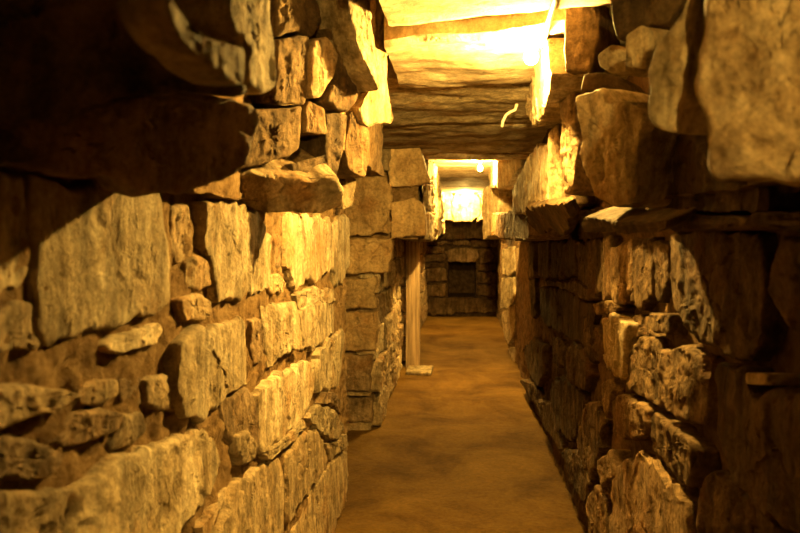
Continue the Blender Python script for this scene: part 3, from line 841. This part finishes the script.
# ------------------------------------------------------------------ END WALL
EW = PY(YE)
end = [
    ([(421, 246), (445, 246), (445, 253), (421, 254)], 'flat stone at top left of the end wall', 'tan'),
    ([(421, 255), (446, 254), (446, 261), (421, 262)], 'flat stone second down at the left of the end wall', 'tan'),
    ([(421, 263), (444, 263), (445, 267), (421, 267)], 'thin dark stone left of the niche top', 'brown'),
    ([(421, 268), (447, 268), (447, 281), (421, 282)], 'rounded block left of the dark niche', 'tan'),
    ([(421, 285), (446, 284), (446, 296), (421, 297)], 'rounded orange block left of the niche floor', 'tan'),
    ([(421, 299), (448, 297), (476, 298), (496, 298), (497, 313), (450, 315), (421, 314)], 'long base stone under the niche across the end wall', 'brown'),
    ([(446, 251), (458, 247), (476, 249), (479, 257), (476, 262), (448, 262)], 'pale lintel stone over the dark niche', 'pale'),
    ([(479, 249), (490, 248), (494, 256), (492, 262), (480, 263)], 'mottled stone right of the niche lintel', 'tan'),
    ([(477, 264), (496, 264), (496, 270), (478, 271)], 'thin stone at right of the niche top', 'brown'),
    ([(477, 272), (497, 272), (497, 282), (477, 283)], 'block right of the dark niche', 'brown'),
    ([(477, 285), (497, 285), (497, 296), (477, 296)], 'block right of the niche floor', 'dark'),
    ([(421, 236), (446, 236), (470, 240), (470, 245), (421, 245)], 'long flat stone above the left half of end wall', 'tan'),
    ([(471, 240), (500, 240), (500, 247), (472, 247)], 'long flat dark stone above the right half of end wall', 'brown'),
]
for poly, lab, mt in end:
    stone(poly, lab, EW, {'tan': 'shaded_tan', 'brown': 'shaded_brown', 'pale': 'brown', 'dark': 'dark'}[mt], 0.12, 0.05, jag=1.2, edge=0.05, dens=1.5)  # end wall stones take the darkened copies too
EL = PY(12.35)
ELB = PY(13.25)
stone([(438, 220), (486, 219), (486, 238), (438, 240)], 'dark lintel beam stone spanning the corridor before the end wall', ELB, 'dark', 0.4, 0.0, name='lintel_stone')
stone([(436, 192), (450, 190), (456, 200), (454, 220), (438, 222)], 'glowing left stone on top of the far lintel', EL, 'pale', 0.4, 0.04, name='lintel_stone')
stone([(451, 200), (457, 192), (472, 191), (481, 198), (480, 215), (472, 221), (453, 221)], 'brightest glowing stone in the middle on top of the far lintel', EL, 'pale', 0.4, 0.06, name='lintel_stone')
stone([(476, 194), (486, 188), (489, 218), (478, 221)], 'glowing right stone on top of the far lintel', EL, 'pale', 0.4, 0.04, name='lintel_stone')

# ------------------------------------------------------------------ CEILING SLABS
def slab(y0, y1, z, label, th=0.16, rough=1.0, x0=-0.6, x1=0.62, skew=0.0, mat='slab', dz=0.0, skew1=None):
    SD[0] += 1
    sd = SD[0]
    bm = bmesh.new()
    nx, ny, = 48, max(20, int((y1 - y0) / 0.03))
    top, bot = [], []
    for j in range(ny + 1):
        rb, rt = [], []
        for i in range(nx + 1):
            x = x0 + (x1 - x0) * i / nx
            t = j / ny
            y = y0 + (y1 - y0) * t + (skew * (1 - t) + (skew if skew1 is None else skew1) * t) * (i / nx - 0.5)
            P = Vector((x, y, z))
            ed = min(t, 1 - t) * (y1 - y0)
            rag = noise.fractal(Vector((x * 5 + sd, t * 3, sd)), 1.0, 2.0, 4) * 0.025 * (1 - min(1, ed / 0.1))
            h = noise.fractal(Vector((x * 1.6 + sd, y * 3.2, sd)), 1.0, 2.0, 6) * 0.020
            d, pp = noise.voronoi(Vector((x * 1.3 + sd, y * 3.4, sd)))
            h += noise.noise(pp[0] * 6.1) * 0.010
            e = 0.02
            if ed < e:
                h += e * (1 - math.sqrt(max(0, 1 - (1 - ed / e) ** 2)))
            rb.append(bm.verts.new((x, y + rag, z + h * rough + dz * t)))
            rt.append(bm.verts.new((x, y + rag, z + th)))
        bot.append(rb)
        top.append(rt)
    for j in range(ny):
        for i in range(nx):
            bm.faces.new((bot[j][i], bot[j + 1][i], bot[j + 1][i + 1], bot[j][i + 1]))
            bm.faces.new((top[j][i], top[j][i + 1], top[j + 1][i + 1], top[j + 1][i]))
    for i in range(nx):
        bm.faces.new((bot[0][i], bot[0][i + 1], top[0][i + 1], top[0][i]))
        bm.faces.new((bot[ny][i + 1], bot[ny][i], top[ny][i], top[ny][i + 1]))
    for j in range(ny):
        bm.faces.new((bot[j + 1][0], bot[j][0], top[j][0], top[j + 1][0]))
        bm.faces.new((bot[j][nx], bot[j + 1][nx], top[j + 1][nx], top[j][nx]))
    c = Vector(((x0 + x1) / 2, (y0 + y1) / 2, z))
    bmesh.ops.translate(bm, verts=bm.verts, vec=-c)
    me = bpy.data.meshes.new('ceiling_slab')
    bm.to_mesh(me)
    bm.free()
    me.shade_smooth()
    me.set_sharp_from_angle(angle=math.radians(40))
    o = link('ceiling_slab', me, M[mat], c)
    return tag(o, label, 'stone slab')


slab(YB, -0.9, 2.18, 'stone ceiling slab at the near end, behind the camera')
slab(-0.87, 0.5, 2.20, 'stone ceiling slab above the camera')
slab(0.53, 1.55, 2.19, 'stone ceiling slab just in front of the camera')
slab(1.58, 2.56, 2.165, 'pale veined ceiling slab at the top edge of the photo', x0=-0.24, skew=0.0, skew1=-0.30)
slab(2.38, 2.98, 2.225, 'narrow recessed strip of ceiling stone seen in the gap before the glaring slab', th=0.1, x0=-0.25, skew=-0.2)
slab(2.73, 3.70, 2.155, 'glaring ceiling slab lit by the near lamp', x0=-0.28, skew=-0.36, skew1=-0.06)
slab(3.73, 4.85, 2.180, 'brown striped ceiling slab just beyond the near lamp', skew=-0.03, dz=-0.055, mat='pale')
slab(4.88, 6.25, 2.125, dz=-0.05, label= 'dark ceiling slab before the narrow edge-on lintel')
slab(6.28, 6.75, 2.065, 'narrow orange lit lintel slab hanging below the ceiling', th=0.2)
slab(6.8, 8.3, 2.155, rough=0.5, label= 'bright ceiling slab by the middle lamp')
slab(8.33, 9.6, 2.15, rough=0.5, dz=-0.04, label= 'bright ceiling slab just beyond the middle lamp')
slab(9.63, 10.9, 2.11, rough=0.5, dz=-0.04, label= 'far ceiling slab, second beyond the middle lamp')
slab(10.93, 12.3, 2.07, rough=0.5, dz=-0.03, label= 'far ceiling slab before the end lamp')
slab(12.33, 13.9, 2.05, rough=0.5, label= 'ceiling slab against the end wall')

# ------------------------------------------------------------------ post, footing, conduit, lamps
def tube(name, pts, r, mat, label=None, cat=None, parent=None, seg=10):
    bm = bmesh.new()
    rings = []
    P = [Vector(p) for p in pts]
    for i, p in enumerate(P):
        t = (P[min(i + 1, len(P) - 1)] - P[max(i - 1, 0)]).normalized()
        a = t.orthogonal().normalized()
        if rings:
            a = (prev - t * prev.dot(t)).normalized()
        prev = a
        b = t.cross(a)
        rings.append([bm.verts.new(p + (a * math.cos(k * 2 * math.pi / seg) + b * math.sin(k * 2 * math.pi / seg)) * r) for k in range(seg)])
    for i in range(len(rings) - 1):
        for k in range(seg):
            bm.faces.new((rings[i][k], rings[i][(k + 1) % seg], rings[i + 1][(k + 1) % seg], rings[i + 1][k]))
    bm.faces.new(rings[0][::-1])
    bm.faces.new(rings[-1])
    me = bpy.data.meshes.new(name)
    bm.to_mesh(me)
    bm.free()
    me.shade_smooth()
    o = link(name, me, mat, parent=parent)
    if label:
        tag(o, label, cat)
    return o


def beam(name, c, sx, sy, h, mat, seg=26, taper=0.0, wob=0.006):
    bm = bmesh.new()
    m = 6
    outline = []
    for s in range(4):
        for k in range(m):
            t = k / m * 2 - 1
            outline.append([(t, -1), (1, t), (-t, 1), (-1, -t)][s])
    rings = []
    for j in range(seg + 1):
        z = h * j / seg
        ring = []
        for (a, b) in outline:
            k = 1 - 0.06 * (abs(a) * abs(b)) ** 6
            w = noise.noise(Vector((a * 2 + c[0] * 9, b * 2, z * 2.5))) * wob
            f = 1 - taper * j / seg
            ring.append(bm.verts.new((a * k * f * (sx / 2 + w), b * k * f * (sy / 2 + w), z)))
        rings.append(ring)
    n = len(outline)
    for j in range(seg):
        for i in range(n):
            bm.faces.new((rings[j][i], rings[j][(i + 1) % n], rings[j + 1][(i + 1) % n], rings[j + 1][i]))
    bm.faces.new(rings[0][::-1])
    bm.faces.new(rings[-1])
    me = bpy.data.meshes.new(name)
    bm.to_mesh(me)
    bm.free()
    me.shade_smooth()
    me.set_sharp_from_angle(angle=math.radians(35))
    return link(name, me, mat, c)


po = beam('wooden_post', (-0.515, 8.58, 0.0), 0.15, 0.14, 1.36, M['wood'])
tag(po, 'weathered square wooden post propping the left overhang', 'post')
SD[0] += 1
PT = Plane((0, 0, 0.035), (0, 0, 1))
stone_uv([PT.uv(Vector(p)) for p in ((-0.56, 8.12, 0), (-0.30, 8.10, 0), (-0.29, 8.52, 0), (-0.56, 8.52, 0))], 'flat pale slab on the floor at the foot of wooden post', PT, 'pale', 0.05, 0.0, name='footing_slab', cat='stone slab', amp=0.004, edge=0.01, tilt=(0, 0), jag=0.3)

# conduit along the right overhang and the small white cable
pc = Plane((0, 0, 2.135), (0, 0, -1))
pts = [pc.hit(562, -22), pc.hit(555, 0), pc.hit(549, 20), pc.hit(541, 48)]
tube('electrical_conduit', pts, 0.009, M['conduit'], 'straight pale conduit running up to the ceiling beside the near lamp', 'pipe')
pc2 = PY(4.12)
pts = [pc2.hit(502, 127), pc2.hit(503, 121), pc2.hit(506, 115), pc2.hit(510, 112), pc2.hit(515, 110), pc2.hit(517, 104)]
tube('electrical_cable', pts, 0.008, M['conduit'], 'short white curved cable hooked over the pale upright slab', 'cable')


def lamp(x, y, z, strength, label, r=0.024, top=2.17):
    root = bpy.data.objects.new('ceiling_lamp', None)
    COL.objects.link(root)
    root.location = (x, y, top)
    root.empty_display_size = 0.05
    tag(root, label, 'lamp')
    bm = bmesh.new()
    bmesh.ops.create_uvsphere(bm, u_segments=20, v_segments=12, radius=r)
    for v in bm.verts:
        if v.co.z > 0:
            v.co.z *= 1.35
            k = 1 - 0.35 * (v.co.z / (r * 1.35)) ** 2
            v.co.x *= k
            v.co.y *= k
        v.co.z += z - top
    me = bpy.data.meshes.new('bulb')
    bm.to_mesh(me)
    bm.free()
    me.shade_smooth()
    link('bulb', me, bulb_mat('glowing_glass', strength), parent=root)
    o = tube('socket', [(0, 0, z - top + r * 1.2), (0, 0, 0.01)], 0.012, M['conduit'], parent=root)
    return root


lamp(0.25, -1.35, 2.09, 13500, 'lamp on the ceiling behind the camera', top=2.16)
lamp(0.235, 2.77, 2.08, 14000, 'near glaring lamp on the ceiling by the right overhang', top=2.20)
lamp(0.18, 7.75, 2.075, 18000, 'middle glaring lamp on the ceiling, halfway down the corridor', top=2.16)
lamp(0.05, 12.0, 1.985, 13000, 'far lamp on the ceiling before the end wall', top=2.05)

# black world, the lamps give all the light
w = bpy.data.worlds.new('world')
scn.world = w
w.use_nodes = True
w.node_tree.nodes['Background'].inputs['Color'].default_value = (0, 0, 0, 1)
w.node_tree.nodes['Background'].inputs['Strength'].default_value = 0
